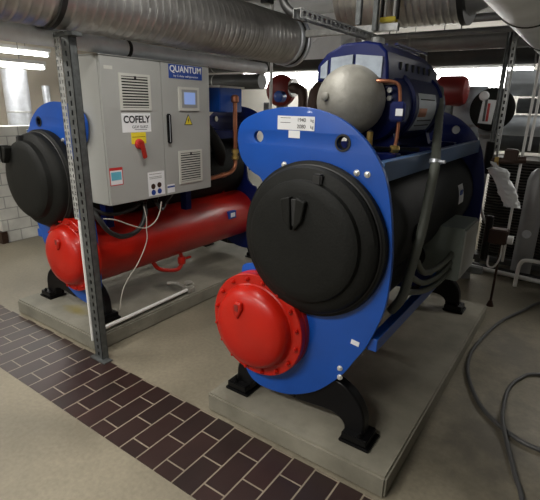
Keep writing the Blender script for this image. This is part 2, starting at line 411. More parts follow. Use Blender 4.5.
    # ---- legs (curved castings behind the plates, each on a foot pad)
    def leg(y, sgn, back):
        x1 = .345
        pts = [(0,.40),(.10,.41),(.19,.40),(.265,.375),(.33,.325),(.366,.258),(.374,.19),(.374,.13),(.283,.13),(.272,.17),(.245,.20),(.19,.214),(.10,.205),(0,.195)]
        pts = [(p.x, p.y) for p in smooth_path([(a,b,0) for a,b in pts], 3)]
        pts = [(x*sgn, z+.0) for x, z in pts]
        l = part('leg', BM(prism_xz, pts, y, y+.06), M['black'], bevel=.008, label='curved black leg')
        x1 *= sgn
        bm = bmesh.new(); box(bm, x1-.075, x1+.075, y-.045, y+.095, PH, PH+.016, .004); box(bm, x1-.066, x1+.060, y-.038, y+.085, PH+.016, PH+.052, .005)
        fp = part('foot_pad', bm, M['black'], parent=l)
        part('foot_bolt', BM(lathe, (x1+.02*sgn,y-.020,PH+.052), (0,0,1), [(.012,0),(.012,.012),(.007,.012),(.007,.02)], 6), M['black'], parent=fp)
    for s in (-1, 1): leg(1.664, s, 0)
    for s in (-1, 1): leg(3.45, s, 1)
    # ---- side rails joining the plates
    bm = bmesh.new(); box(bm, .352, .395, yp+.02, 3.41, .604, .664); part('lower_rail', bm, M['blue'], bevel=.003)
    bm = bmesh.new(); box(bm, .315, .352, yp+.02, 3.41, 1.325, 1.405); part('upper_beam', bm, M['beam'], bevel=.003)
    bm = bmesh.new(); box(bm, -.30, -.25, yp+.02, 3.41, 1.315, 1.385); part('upper_beam', bm, M['darkblue'], bevel=.003)
    for yy in (1.95, 2.45, 2.95): part('compressor_bearer', BM(box, -.25, .29, yy, yy+.06, 1.36, 1.41), M['darkblue'], bevel=.003)
    # ---- compressor: motor, cast suction dome, hood
    mxx = .06; mz = 1.61
    part('motor_housing', BM(lathe, (mxx,2.12,mz), (0,1,0), [(.13,0),(.165,.02),(.17,.05),(.17,.16),(.185,.165),(.185,.20),(.175,.205),(.175,.62),(.188,.63),(.188,.68),(.15,.72),(.08,.75)], 56), M['darkblue'])
    for yy in (2.2, 2.72): part('motor_foot', BM(prism_xz, [(mxx-.14,1.41),(mxx+.14,1.41),(mxx+.11,1.50),(mxx-.11,1.50)], yy, yy+.05), M['darkblue'])
    dome = part('suction_dome', BM(lathe, (.022,2.02,1.63), (0,-1,0), [(.10,-.12),(.13,-.09),(.149,-.052),(.158,0),(.156,.027),(.148,.055),(.137,.079),(.121,.102),(.102,.121),(.079,.137),(.055,.148),(.027,.156),(0,.158)], 48), M['cast'], label='pale cast metal dome')
    part('dome_boss', BM(lathe, (-.03,1.872,1.645), (0,-1,0), [(.018,0),(.018,.016),(.012,.02),(0,.02)], 20), M['cast'], parent=dome)
    for bx, bz in ((.178,1.68),(.180,1.645),(-.12,1.75),(.10,1.49)):
        part('dome_bolt', BM(lathe, (bx,2.10,bz), (0,-1,0), [(.012,0),(.012,.014)], 6), M['bolt'], parent=dome)
    # hood: long faceted cover
    pr = [(-.195,1.715),(-.195,1.79),(-.15,1.845),(-.075,1.888),(.04,1.895),(.11,1.882),(.152,1.845),(.165,1.80),(.175,1.715)]
    bm = bmesh.new(); y0h, y1h = 2.07, 2.86
    A = [bm.verts.new((x,y0h + max(0,(z-1.84)*.5),z)) for x,z in pr]
    B = [bm.verts.new((x,y1h - (.0 if z<1.81 else .10),z-(.01 if z>1.8 else 0))) for x,z in pr]
    n=len(pr)
    bm.faces.new(A); bm.faces.new(B)
    for i in range(n): bm.faces.new((A[i],B[i],B[(i+1)%n],A[(i+1)%n]))
    hood = part('compressor_hood', bm, M['darkblue'], sm=20, bevel=.012, label='dark blue faceted cover')
    for a, b, tl, tr in ((-.172,-.136,1.788,1.815),(-.118,-.006,1.825,1.835),(.010,.140,1.835,1.822)):
        part('hood_panel', BM(prism_xz, [(a,1.735),(b,1.732),(b,tr),(a,tl)], y0h-.004, y0h+.01), M['hoodpane'], parent=hood, label='pale panel in the hood')
    for k in range(6):
        yy = 2.22+k*.09
        part('hood_slot', BM(box, .163, .174, yy, yy+.012, 1.775, 1.81), M['dark'], parent=hood)
    part('hood_skirt', BM(box, .10, .19, 2.10, 2.87, 1.704, 1.716), M['brown'], parent=hood)
    bm = bmesh.new()
    for k in range(5): box(bm, -.10+.05*k, -.085+.05*k, 2.3, 2.8, 1.895, 1.905)
    part('hood_rib', bm, M['darkblue'], parent=hood)
    # name plate wrapped on the motor's flank
    for a0, a1, ya, yb, mm, nm in ((22,-42,2.36,2.66,'white','motor_label'),(-2,-16,2.37,2.50,'labelred','printed_block'),):
        bm = bmesh.new(); rr = .1765 if nm=='motor_label' else .1775; st=8; r0=[]; r1=[]
        for i in range(st+1):
            a = math.radians(a0+(a1-a0)*i/st)
            r0.append(bm.verts.new((mxx+rr*math.cos(a), ya+.0, mz+rr*math.sin(a)))); r1.append(bm.verts.new((mxx+rr*math.cos(a), yb, mz+rr*math.sin(a))))
        for i in range(st): bm.faces.new((r0[i],r0[i+1],r1[i+1],r1[i]))
        if nm == 'motor_label': ml = part(nm, bm, M['pale'])
        else: part(nm, bm, M['copper'], parent=ml)
    for a in (12,-22,-31):
        bm = bmesh.new(); aa = math.radians(a); p0=(mxx+.178*math.cos(aa),2.39,mz+.178*math.sin(aa)); p1=(p0[0],2.62,p0[2]); tube(bm,[p0,p1],.003,6,1,False)
        part('printed_line', bm, M['ink'], parent=ml)
    # oil / liquid lines: copper with solenoid block
    part('liquid_line', BM(tube, [(.10,2.00,1.705),(.17,2.00,1.715),(.235,2.02,1.705),(.25,2.03,1.66),(.252,2.04,1.56),(.252,2.04,1.47),(.245,2.04,1.425)], .008, 10, 5), M['copper'])
    sol = part('solenoid_valve', BM(box, .217, .287, 2.005, 2.075, 1.545, 1.63, .008), M['darkblue'])
    part('solenoid_label', BM(box, .248, .280, 2.002, 2.006, 1.57, 1.60), M['white'], parent=sol)
    part('oil_line', BM(tube, [(.10,1.85,1.44),(.22,1.88,1.435),(.30,1.98,1.43),(.36,2.03,1.43)], .010, 10, 5), M['black'])
    part('union_nut', BM(lathe, (.27,1.93,1.432), (.6,.7,0), [(.016,0),(.018,.004),(.018,.03),(.015,.034)], 6), M['brass'])
    part('pipe_stub', BM(cyl, (.16,1.95,1.435), (.16,1.95,1.50), .014, 14), M['brass'])
    bm = bmesh.new()
    for k in range(3): lathe(bm, (.315,1.72+.03*k,1.255-.02*k), (1,-.3,0), [(.012,0),(.012,.02),(.007,.022)], 8)
    part('gland_fitting', bm, M['brass'])
    if second:
        # sticker on the shell and sight glass
        bm = bmesh.new(); st=6; r0=[]; r1=[]
        for i in range(st+1):
            a = math.radians(20-22*i/st); rr=.3165
            r0.append(bm.verts.new((.045+rr*math.cos(a),2.98,1.04+rr*math.sin(a)))); r1.append(bm.verts.new((.045+rr*math.cos(a),3.10,1.04+rr*math.sin(a))))
        for i in range(st): bm.faces.new((r0[i],r0[i+1],r1[i+1],r1[i]))
        st = part('shell_sticker', bm, M['white'], label='white sticker')
        part('printed_square', BM(box, .358,.3625,3.0,3.06,1.085,1.115), M['labelblue'], parent=st)
        part('gap_darkener', BM(cyl, (.20,yp+.022,.745), (.20,3.41,.745), .085, 24), M['foam'])  # added black cylinder: keeps the gap below the shell dark, hides the red
        part('sight_port', BM(lathe, (.35,2.15,1.02), (1,0,.0), [(.05,0),(.05,.02),(.035,.026)], 24), M['foam'])
        part('sight_glass', BM(lathe, (.37,2.15,1.02), (1,0,0), [(.022,0),(.022,.012),(0,.014)], 20), M['steel'])
        # grey terminal box on the flank and flexible conduit
        tb = part('terminal_box', BM(box, .25, .485, 2.66, 3.02, .635, .955, .006), M['boxgrey'], label='grey steel box low on the flank')
        part('box_lid', BM(box, .485, .493, 2.675, 3.005, .65, .94, .003), M['cabinet'], parent=tb)
        part('strut_bracket', BM(box, .40, .56, 2.98, 3.03, .60, .64, .003), M['post'], parent=tb)
        con = [(.15,2.92,1.70),(.19,2.84,1.712),(.215,2.78,1.68),(.258,2.67,1.545),(.345,2.36,1.44),(.41,2.14,1.36),(.41,2.11,1.245),(.41,2.06,1.063),(.41,1.957,.897),(.408,1.886,.788),(.36,1.90,.70)]
        cd = part('flexible_conduit', BM(tube, con, .0215, 14, 10, True, .05), M['greyhose'], label='grey green corrugated conduit')
        part('conduit_clamp', BM(lathe, (.405,2.15,1.372), (0,.3,1), [(.024,-.010),(.027,-.008),(.027,.008),(.024,.010)], 20, False, False), M['steel'], parent=cd)
        part('clamp_bolt', BM(cyl, (.425,2.14,1.375), (.455,2.13,1.375), .008, 8), M['steel'], parent=cd)
        for z0, z1, y1 in ((.80,.93,2.02),(.745,.86,1.97),(.70,.80,1.92)):
            part('branch_hose', BM(tube, [(.43,2.665,z0),(.43,2.55,z0-.012),(.428,2.35,z0-.005),(.42,2.15,z0+.03),(.412,y1,z1)], .015, 12, 8), M['greyhose'])
        bm = BM(lathe, (.372,2.05,.84),(1,0,0),[(.012,0),(.012,.02),(0,.022)],10); part('bright_fitting', bm, M['steel'])
    else:
        # box, copper riser and wiring behind the cabinet
        part('economiser_box', BM(box, -.33, -.05, 2.98, 3.28, 1.54, 1.74, .006), M['blue'], label='blue box with white trim')
        part('box_trim', BM(box, -.345, -.03, 2.965, 3.30, 1.74, 1.755, .002), M['whitep'])
        part('copper_riser', BM(tube, [(-.38,3.12,1.64),(-.38,3.12,1.58),(-.38,3.12,1.45),(-.38,3.12,1.25),(-.38,3.12,1.10),(-.38,3.08,1.04),(-.38,2.98,1.015),(-.38,2.70,1.0)], .018, 14, 6), M['copper'])
        part('copper_cap', BM(lathe, (-.38,3.12,1.62), (0,0,1), [(.022,0),(.034,.01),(.034,.05),(.02,.065),(0,.066)], 20), M['copper'])
        part('brass_valve', BM(lathe, (-.38,3.12,1.18), (0,0,1), [(.022,-.05),(.032,-.04),(.032,-.015),(.024,-.01),(.024,.01),(.032,.015),(.032,.04),(.022,.05)], 6), M['brass'])
        part('pipe_socket', BM(lathe, (-.38,2.93,1.012),(0,1,.05),[(.023,0),(.023,.05)],14), M['copper'])
        # drain pipe under the condenser
        dr = part('drain_pipe', BM(tube, [(-.27,2.19,.43),(-.27,2.22,.36),(-.275,2.28,.30),(-.28,2.44,.25),(-.28,2.50,.275),(-.28,2.51,.33),(-.27,2.50,.43)], .017, 12, 6), M['red'])
        part('drain_valve', BM(lathe, (-.28,2.51,.32), (0,0,1), [(.030,-.03),(.034,-.02),(.034,.02),(.030,.03)], 16), M['red'], parent=dr)
        part('valve_handle', BM(box, -.29, -.27, 2.50, 2.62, .315, .332, .004), M['red'], parent=dr)
        tg = part('tank_tag', BM(box, rx-.232, rx-.20, 3.02, 3.12, .60, .67, .003), M['labelblue'])
        part('tag_print', BM(box, rx-.234, rx-.232, 3.04, 3.10, .615, .655), M['white'], parent=tg)
        for yy in (2.75, 3.2):
            part('relief_stub', BM(cyl, (rx,yy,.78), (rx,yy,.90), .016, 12), M['red'])
        part('relief_knob', BM(lathe, (rx,3.2,.90),(0,0,1),[(.026,0),(.03,.02),(.02,.04),(0,.042)],16), M['red'])
        part('discharge_elbow', BM(tube, [(-.22,3.08,1.10),(-.30,3.0,1.2),(-.30,2.92,1.32),(-.2,2.85,1.48)], .055, 16, 6), M['foam'])
    return T

chiller(-.978, 1, 0, 'front blue chiller with the whole round black cover, red bolted cover and conduit in view', -.186, .070, .135, 0, True)
chiller(-2.98, -1, .06, 'left blue chiller partly hidden behind the perforated post and the grey cabinet', -.16, .065, .19, -.05, False)

# ------------------------------------------------------------------ control cabinet on the left chiller's flank
cab = Thing('control_cabinet', 'light grey control cabinet with two doors and a red switch beside left chiller', 'cabinet', (-2.54, 2.2, .965))
XF = -2.44; ya, ym, yb = 1.735, 2.205, 2.68; z0, z1 = .965, 1.866
cab.part('cabinet_body', BM(box, -2.66, XF-.018, ya, yb, z0, z1, .004), M['cabinet'])
d1 = cab.part('door', BM(box, XF-.017, XF, ya+.002, ym-.002, z0+.004, z1-.004, .003), M['cabinet'], label='left door with red switch')
d2 = cab.part('door', BM(box, XF-.017, XF, ym+.002, yb-.002, z0+.004, z1-.004, .003), M['cabinet'], label='right door with small screen')
def grille(parent, y0, y1, za, zb, n):
    g = cab.part('vent_grille', sheet_frame(y0, y1, za, zb), M['grille'], parent=parent)
def sheet_frame(y0, y1, za, zb):
    bm = bmesh.new(); b = .016
    box(bm, XF, XF+.008, y0, y1, za, za+b); box(bm, XF, XF+.008, y0, y1, zb-b, zb)
    box(bm, XF, XF+.008, y0, y0+b, za+b, zb-b); box(bm, XF, XF+.008, y1-b, y1, za+b, zb-b)
    n = int((zb-za-2*b)/.0165)
    for k in range(n):
        z = za+b+(k+.5)*(zb-za-2*b)/n
        box(bm, XF+.001, XF+.008, y0+b, y1-b, z-.0045, z+.0035)
    return bm
for par, y0, y1, za, zb in ((d1,1.862,2.105,1.555,1.775),(d2,2.335,2.575,1.035,1.275)):
    cab.part('vent_recess', BM(box, XF-.001, XF+.0012, y0+.01, y1-.01, za+.01, zb-.01), M['dark'], parent=par)
    cab.part('vent_grille', sheet_frame(y0, y1, za, zb), M['grille'], parent=par)
    cab.part('vent_clip', BM(box, XF+.008, XF+.010, (y0+y1)/2-.008, (y0+y1)/2+.008, zb-.03, zb-.014), M['ink'], parent=par)
def flat(parent, name, y0, y1, za, zb, m, t=.0012, off=0, label=None): return cab.part(name, BM(box, XF+off, XF+off+t, y0, y1, za, zb), m, parent=parent, label=label)
def put_text(parent, name, body, size, y, z, m, off, sx=1, bold=0): cab.part(name, face_plus_x(text_bm(body, size, .0004, sx, bold), XF+off, y, z), m, parent=parent, sm=0)
flat(d1, 'maker_label', 1.864, 2.096, 1.420, 1.538, M['white'])
put_text(d1, 'maker_name', 'COFELY', .060, 1.982, 1.498, M['ink'], .002, .98, .0018)
put_text(d1, 'maker_subtitle', 'GDF SUEZ', .024, 2.005, 1.452, M['ink'], .002, 1.2)
flat(d1, 'printed_rule', 1.96, 2.06, 1.434, 1.437, M['ink'], .0003, .0012)
flat(d1, 'yellow_plate', 1.928, 2.048, 1.345, 1.418, M['yellow'], .0015)
flat(d1, 'printed_rule', 1.935, 2.040, 1.388, 1.391, M['brown'], .0004, .0015)
cab.part('switch_base', BM(lathe, (XF,1.985,1.345),(1,0,0),[(.033,0),(.033,.012),(.026,.016),(.026,.026),(0,.027)],28), M['labelred'], parent=d1)
bm = BM(box, -.0, .020, -.016, .016, -.095, .022, .006)
bmesh.ops.rotate(bm, cent=(0,0,0), matrix=Matrix.Rotation(math.radians(12),3,'X'), verts=bm.verts); bmesh.ops.translate(bm, vec=(XF+.024,1.985,1.345), verts=bm.verts)
cab.part('rotary_switch', bm, M['darkred2'], parent=d1, label='red rotary switch handle')
flat(d1, 'notice_sticker', 1.742, 1.838, 1.098, 1.206, M['white']); 
flat(d1, 'sticker_band', 1.742, 1.838, 1.190, 1.208, M['labelred'], .0006, .0012)
flat(d1, 'sticker_edge', 1.740, 1.745, 1.098, 1.206, M['labelred'], .0008, .0012); flat(d1, 'sticker_edge', 1.835, 1.840, 1.098, 1.206, M['labelred'], .0008, .0012); flat(d1, 'sticker_edge', 1.742, 1.838, 1.095, 1.100, M['labelred'], .0008, .0012)
flat(d1, 'sticker_picture', 1.752, 1.828, 1.128, 1.180, M['labelcyan'], .0005, .0013)
flat(d1, 'safety_sheet', 2.042, 2.190, .985, 1.150, M['white'])
for i, (yy, zz, mm) in enumerate(((2.085,1.05,'brown'),(2.140,1.055,'brown'),(2.085,1.008,'labelblue'),(2.140,1.012,'labelblue'))):
    cab.part('safety_symbol', BM(lathe, (XF+.001,yy,zz),(1,0,0),[(.019,0),(.019,.0012)],24), M[mm], parent=d1)
for zz in (1.135,1.115,1.105): flat(d1, 'printed_line', 2.055, 2.165, zz-.0015, zz+.0015, M['greyhose'], .0004, .0012)
flat(d1, 'corner_sticker', 1.765, 1.825, 1.79, 1.81, M['grille'])
flat(d2, 'name_plate', 2.275, 2.600, 1.768, 1.858, M['labelblue'], .002)
put_text(d2, 'plate_title', 'QUANTUM', .058, 2.437, 1.828, M['white'], .003, 1.05, .001)
put_text(d2, 'plate_subtitle', 'by Cofely refrigeration', .018, 2.437, 1.785, M['white'], .003, 1.45)
flat(d2, 'display_bezel', 2.355, 2.555, 1.555, 1.715, M['grille'], .012)
flat(d2, 'display_surround', 2.378, 2.532, 1.575, 1.698, M['lagging'], .002, .012)
flat(d2, 'display_screen', 2.400, 2.510, 1.598, 1.680, M['screen'], .001, .014, 'small pale blue screen')
bm = bmesh.new(); prism_yz(bm, [(2.405,1.455),(2.489,1.455),(2.447,1.532)], XF, XF+.0012); wt = cab.part('warning_sign', bm, M['ink'], parent=d2, label='yellow triangular warning sign', sm=0)
bm = bmesh.new(); prism_yz(bm, [(2.414,1.460),(2.480,1.460),(2.447,1.521)], XF+.001, XF+.0018); cab.part('warning_field', bm, M['yellow'], parent=d2, sm=0)
bm = bmesh.new(); prism_yz(bm, [(2.451,1.508),(2.438,1.486),(2.446,1.486),(2.441,1.465),(2.457,1.491),(2.449,1.491)], XF+.0018, XF+.0024); cab.part('warning_bolt', bm, M['ink'], parent=d2, sm=0)
hd = cab.part('door_handle', BM(box, XF, XF+.028, 2.232, 2.262, 1.335, 1.535, .007), M['black'], parent=d2)
flat(d2, 'handle_insert', 2.238, 2.243, 1.345, 1.525, M['steel'], .002, .027)
flat(d2, 'type_sticker', 2.215, 2.285, .985, 1.045, M['white']); flat(d2, 'sticker_band', 2.215, 2.285, 1.022, 1.034, M['labelblue'], .0005, .0012)
cab.part('lid_edge', BM(box, -2.665, XF+.004, ya-.004, yb+.004, z1, z1+.006, .002), M['cabinet'])
bm = bmesh.new()
for yy in (2.06, 2.16): lathe(bm, (-2.52,yy,z0), (0,0,-1), [(.03,0),(.03,.025),(.02,.03),(.02,.05)], 16)
cab.part('cable_gland', bm, M['black'])
cab.part('mounting_foot', BM(box, -2.66, -2.60, 1.80, 1.86, .78, z0), M['darkblue'])
cab.part('mounting_foot', BM(box, -2.66, -2.60, 2.55, 2.61, .78, z0), M['darkblue'])

# cabinet cables
solo('power_cable', BM(tube, [(-2.52,2.06,.93),(-2.50,2.05,.86),(-2.48,2.00,.79),(-2.47,1.92,.745),(-2.48,1.82,.74),(-2.50,1.74,.79),(-2.52,1.70,.86),(-2.56,1.68,.93)], .017, 12, 8), M['rubber'], 'thick black cable looping below the cabinet behind the post', 'cable')
solo('power_cable', BM(tube, [(-2.52,2.02,.925),(-2.52,1.95,.90),(-2.53,1.85,.885),(-2.55,1.75,.90),(-2.58,1.67,.95)], .013, 12, 8), M['rubber'], 'short black cable running flat just under the cabinet bottom', 'cable')
solo('power_cable', BM(tube, [(-2.52,2.16,.93),(-2.5,2.18,.88),(-2.51,2.22,.86),(-2.55,2.3,.90),(-2.6,2.4,.93)], .014, 12, 8), M['rubber'], 'black cable curving off to the right under the cabinet right door', 'cable')
solo('thin_wire', BM(tube, [(-2.45,2.16,.93),(-2.44,2.13,.86),(-2.43,2.07,.80),(-2.43,1.98,.775),(-2.42,1.86,.82),(-2.41,1.74,.88),(-2.40,1.64,.91)], .0042, 8, 8), M['wire'], 'pale wire draped from the cabinet across to the post', 'wire')
solo('thin_wire', BM(tube, [(-2.45,2.00,.92),(-2.43,2.00,.84),(-2.425,1.99,.775),(-2.42,1.98,.68),(-2.42,1.90,.55),(-2.43,1.80,.44),(-2.43,1.75,.36),(-2.43,1.72,.25)], .0032, 8, 8), M['wire'], 'thin pale wire hanging down in front of the red tank', 'wire')

# ------------------------------------------------------------------ perforated post
ps = Thing('strut_post', 'tall perforated steel post at the corner of the left plinth', 'post', (-2.40, 1.50, 0))
def slotted(bm, x0, x1, y, z0, z1, sw, pitch, sl):
    """perforated strip facing -Y: built from real strips round open slots"""
    cxm = (x0+x1)/2
    box(bm, x0, cxm-sw/2, y, y+.003, z0, z1); box(bm, cxm+sw/2, x1, y, y+.003, z0, z1)
    z = z0
    while z < z1-.001:
        zz = min(z+pitch-sl, z1); box(bm, cxm-sw/2, cxm+sw/2, y, y+.003, z, zz); z += pitch
PX0, PX1 = -2.400, -2.325
bm = bmesh.new()
slotted(bm, PX0, PX1, 1.485, .005, 1.95, .016, .05, .026)
box(bm, PX0, PX0+.003, 1.485, 1.53, .005, 1.95); box(bm, PX1-.003, PX1, 1.485, 1.53, .005, 1.95)
box(bm, PX0, PX0+.016, 1.527, 1.53, .005, 1.95); box(bm, PX1-.016, PX1, 1.527, 1.53, .005, 1.95)
ps.part('post_channel', bm, M['post'], sm=0)
bm = bmesh.new(); slotted(bm, PX0-.062, PX0-.004, 1.482, .93, 1.95, .014, .034, .020); slotted(bm, PX0-.062, PX0-.030, 1.4815, .93, 1.95, .007, .034, .020)
bm.free(); bm = bmesh.new()
slotted(bm, PX0-.056, PX0-.030, 1.482, .93, 1.95, .010, .034, .020); slotted(bm, PX0-.030, PX0-.004, 1.482, .93, 1.95, .010, .034, .020)
box(bm, PX0-.056, PX0-.053, 1.482, 1.50, .93, 1.95)
ps.part('slotted_strip', bm, M['galv'], sm=0)
ps.part('base_plate', BM(box, PX0-.03, PX1+.05, 1.46, 1.525, 0.004, .012, .002), M['post'])
ps.part('conduit_strip', BM(box, PX0-.022, PX0-.006, 1.478, 1.494, .12, .93, .004), M['whitep'], label='thin white cable tube')
ps.part('duct_saddle', BM(box, PX0-.05, PX1+.05, 1.475, 1.535, 1.925, 1.945, .002), M['post'])

# white conduit lying on the plinth with valve at its end
pc = Thing('condensate_pipe', 'white plastic pipe lying along the left plinth with a metal valve at its end', 'pipe', (-2.49, 2.0, PH))
pc.part('pipe', BM(cyl, (-2.465,1.60,PH+.035), (-2.495,2.42,PH+.035), .013, 14), M['whitep'])
pc.part('dark_pipe', BM(cyl, (-2.49,1.60,PH+.016), (-2.52,2.42,PH+.016), .010, 12), M['rubber'])
v = pc.part('valve_body', BM(box, -2.56, -2.47, 2.42, 2.50, PH, PH+.06, .012), M['cast'])
pc.part('valve_wheel', BM(lathe, (-2.515,2.46,PH+.06),(0,0,1),[(.008,0),(.008,.02),(.035,.022),(.035,.03),(0,.032)],18), M['cast'])
pc.part('pipe_elbow', BM(tube, [(-2.56,2.46,PH+.03),(-2.68,2.47,PH+.03),(-2.74,2.43,PH+.03)], .016, 12, 5), M['cast'])

# ------------------------------------------------------------------ ducts and pipes overhead
def spiral_duct(bm, a, axis_y, y0, y1, r, pitch, amp, seg=56, per=10):
    n = int((y1-y0)/(pitch/per)); rings=[]
    for i in range(n+1):
        t = y0+(y1-y0)*i/n; ring=[]
        for k in range(seg):
            th = 2*PI*k/seg; ph = ((t/pitch + k/seg) % 1.0); w = math.exp(-((ph-.5)/.10)**2)
            rr = r+amp*w
            c, s = math.cos(th)*rr, math.sin(th)*rr
            ring.append(bm.verts.new((a[0]+c, t, a[1]+s) if axis_y else (t, a[0]+c, a[1]+s)))
        rings.append(ring)
    for p, q in zip(rings, rings[1:]):
        for k in range(seg): bm.faces.new((p[k],p[(k+1)%seg],q[(k+1)%seg],q[k]))
dc = Thing('spiral_duct', 'large ribbed steel air duct above the post and the cabinet', 'duct', (-2.40, 1.5, 1.945))
DX, DZ, DR = -2.40, 2.158, .195
dc.part('duct_pipe', BM(spiral_duct, (DX,DZ), True, -.6, 3.62, DR, .056, .0045), M['duct'], sm=60)
dc.part('duct_collar', BM(lathe, (DX,3.60,DZ),(0,1,0),[(DR,0),(DR+.014,.004),(DR+.014,.028),(DR+.004,.034),(DR+.004,.10),(DR+.02,.105),(DR+.02,.13),(DR-.02,.132)],64,False,True), M['steel'])
dc.part('rubber_ring', BM(lathe, (DX,3.66,DZ),(0,1,0),[(DR+.005,0),(DR+.012,.004),(DR+.012,.018),(DR+.005,.022)],64,False,False), M['rubber'])
dc.part('joint_band', BM(lathe, (DX,1.40,DZ),(0,1,0),[(DR+.006,0),(DR+.014,.006),(DR+.010,.02),(DR+.014,.034),(DR+.006,.04)],64,False,False), M['rubber'])
bx = Thing('duct_box', 'white sheet metal box where the ribbed duct ends', 'duct', (-2.0, 4.0, 2.02))
bm = bmesh.new(); prism_yz(bm, [(3.74,2.0),(4.14,2.06),(4.14,2.36),(3.74,2.36)], -2.60, -1.90)
bx.part('sheet_box', bm, M['sheet'], sm=0, bevel=.004)
bx.part('lit_underside', BM(prism_xz, [(-2.37,2.0),(-2.10,2.18),(-1.90,2.185),(-1.90,2.20),(-2.10,2.27),(-2.37,2.27)], 3.732, 3.74), M['white'])  # added white plate imitating the brightly lit underside of the box
bx.part('flange_frame', BM(box, -2.62, -1.88, 4.14, 4.17, 2.14, 2.38, .003), M['galv'])
solo('insulated_pipe', BM(cyl, (-2.53,.0,1.945), (-2.53,3.50,1.915), .048, 28, .004), M['silver'], 'bright silver pipe running just above the cabinet top', 'pipe')
solo('pipe_clamp', BM(lathe, (-2.53,2.0,1.928),(0,1,-.0086),[(.0482,0),(.053,.002),(.053,.022),(.0482,.024)],28,False,False), M['rubber'], 'black clamp around the silver pipe above the cabinet', 'clamp')

bp = Thing('insulated_pipe', 'thick silver pipe crossing the top right corner overhead', 'pipe', (-.35, 2.0, 2.0))
for yy in (.2,3.7): bp.part('hanger_rod', BM(cyl, (-.252,yy,2.12),(-.252,yy,ZC), .006, 6), M['post'])
bp.part('pipe_jacket', BM(cyl, (-.252,-.6,1.996), (-.252,4.12,1.996), .124, 48), M['silver'])
for yy in (.88, 1.17, 1.87, 2.6):
    bp.part('jacket_band', BM(lathe, (-.252,yy,1.996),(0,1,0),[(.1242,0),(.128,.002),(.128,.009),(.1242,.011)],48,False,False), M['rubber'])

# spiral duct crossing behind
d2_ = Thing('spiral_duct', 'ribbed steel duct crossing overhead behind the front chiller hood', 'duct', (-1.2, 3.25, 2.1))
d2_.part('duct_pipe', BM(spiral_duct, (3.25,2.36), False, -1.62, -.80, .235, .045, .004), M['duct'], sm=60)
d2_.part('end_ring', BM(lathe, (-.80,3.25,2.36),(1,0,0),[(.237,-.02),(.252,-.015),(.252,.02),(.15,.022)],56,False,True), M['rubber'])
d2_.part('reducer', BM(lathe, (-.78,3.25,2.36),(1,0,0),[(.20,0),(.15,.12),(.15,.30)],40), M['lagging'])
hb = Thing('duct_hanger', 'hanger with two white rods and yellow pad on the crossing duct', 'hanger', (-1.18,3.0,2.1))
for dx in (-.03,.03): hb.part('rod', BM(cyl, (-1.19+dx,2.985,2.14),(-1.19+dx,2.985,ZC), .009, 10), M['whitep'])
hb.part('yellow_pad', BM(box, -1.24,-1.14,2.955,3.005,2.115,2.145,.004), M['yellow'])
hb.part('side_plate', BM(box, -1.245,-1.235,2.965,3.005,2.13,2.5), M['black']); hb.part('side_plate', BM(box, -1.145,-1.135,2.965,3.005,2.13,2.5), M['black'])

# hanging perforated strut frame
hs = Thing('ceiling_hanger', 'perforated steel strut hanging from the ceiling above the chiller hood', 'hanger', (-1.3, 2.5, 2.03))
def strut_y(bm, x, y0, y1, z, w=.041):
    y = y0
    box(bm, x, x+.003, y0, y1, z, z+.010); box(bm, x, x+.003, y0, y1, z+w-.010, z+w)
    while y < y1:
        box(bm, x, x+.003, y, min(y+.022,y1), z+.010, z+w-.010); y += .05
    box(bm, x-w, x, y0, y1, z+w-.003, z+w); box(bm, x-w, x-w+.003, y0, y1, z, z+w)
hs.part('perforated_rail', BM(strut_y, -1.25, 2.02, 2.95, 2.005), M['galv'], sm=0)
hs.part('cross_rail', BM(box, -1.75, -1.10, 2.90, 2.941, 2.056, 2.097, .002), M['galv'])
for x, y in ((-1.25,2.86),(-1.25,2.62)): hs.part('drop_rod', BM(box, x, x+.03, y, y+.03, 2.056, ZC, .002), M['post'])
hs.part('end_bracket', BM(box, -1.31,-1.19,2.86,2.95,1.975,2.02,.003), M['galv'])

solo('cable_bundle', BM(tube, [(-1.53,2.2,ZC),(-1.52,2.2,2.4),(-1.478,2.2,2.16),(-1.444,2.2,2.09),(-1.37,2.2,2.045),(-1.30,2.2,2.035)], .022, 14, 8), M['rubber'], 'thick black cable bundle curving down to the hanging strut', 'cable')
solo('support_bracket', BM(box, -1.62,-1.57,2.20,2.26,2.13,ZC,.003), M['black'], 'dark steel bar hanging beside the black cable bundle', 'bracket')

# pipes crossing the room behind
def xpipe(x0, x1, y, z, r, m, label, name='insulated_pipe', stand=False):
    p = Thing(name, label, 'pipe', ((x0+x1)/2, y, z-r))
    p.part('pipe_jacket', BM(cyl, (x0,y,z),(x1,y,z), r, 36), M[m])
    k = x0+.45
    while k < x1:
        p.part('jacket_band', BM(lathe, (k,y,z),(1,0,0),[(r,0),(r+.004,.002),(r+.004,.014),(r,.016)],36,False,False), M['galv']); k += .95
    if stand:
        for k in (.7, 1.9): p.part('pipe_stand', BM(box, k-.02,k+.02,y-.02,y+.02,0,z-r+.002), M['post'])
    else:
      for k in (x0+.3, (x0+x1)/2+.1, x1-.3): p.part('hanger_rod', BM(cyl, (k,y,z+r),(k,y,ZC), .005, 6), M['post'])
    return p
xpipe(-1.86, 2.15, 3.85, 2.245, .028, 'steel', 'thin bright pipe just under the crossing ribbed duct')
xpipe(-1.86, 2.15, 3.95, 2.17, .020, 'lagging', 'thinnest grey pipe below the thin bright pipe')
xpipe(-4.8, 2.15, 4.35, 2.17, .085, 'lagging', 'mid grey crossing pipe behind the two thin pipes')
xpipe(-4.8, 2.15, 4.9, 2.12, .11, 'darklag', 'dark grey lagged pipe crossing above the far lamps')
xpipe(-6.5, -3.40, 4.68, 1.88, .09, 'darklag', 'dark lagged pipe crossing behind the left chiller and cabinet')
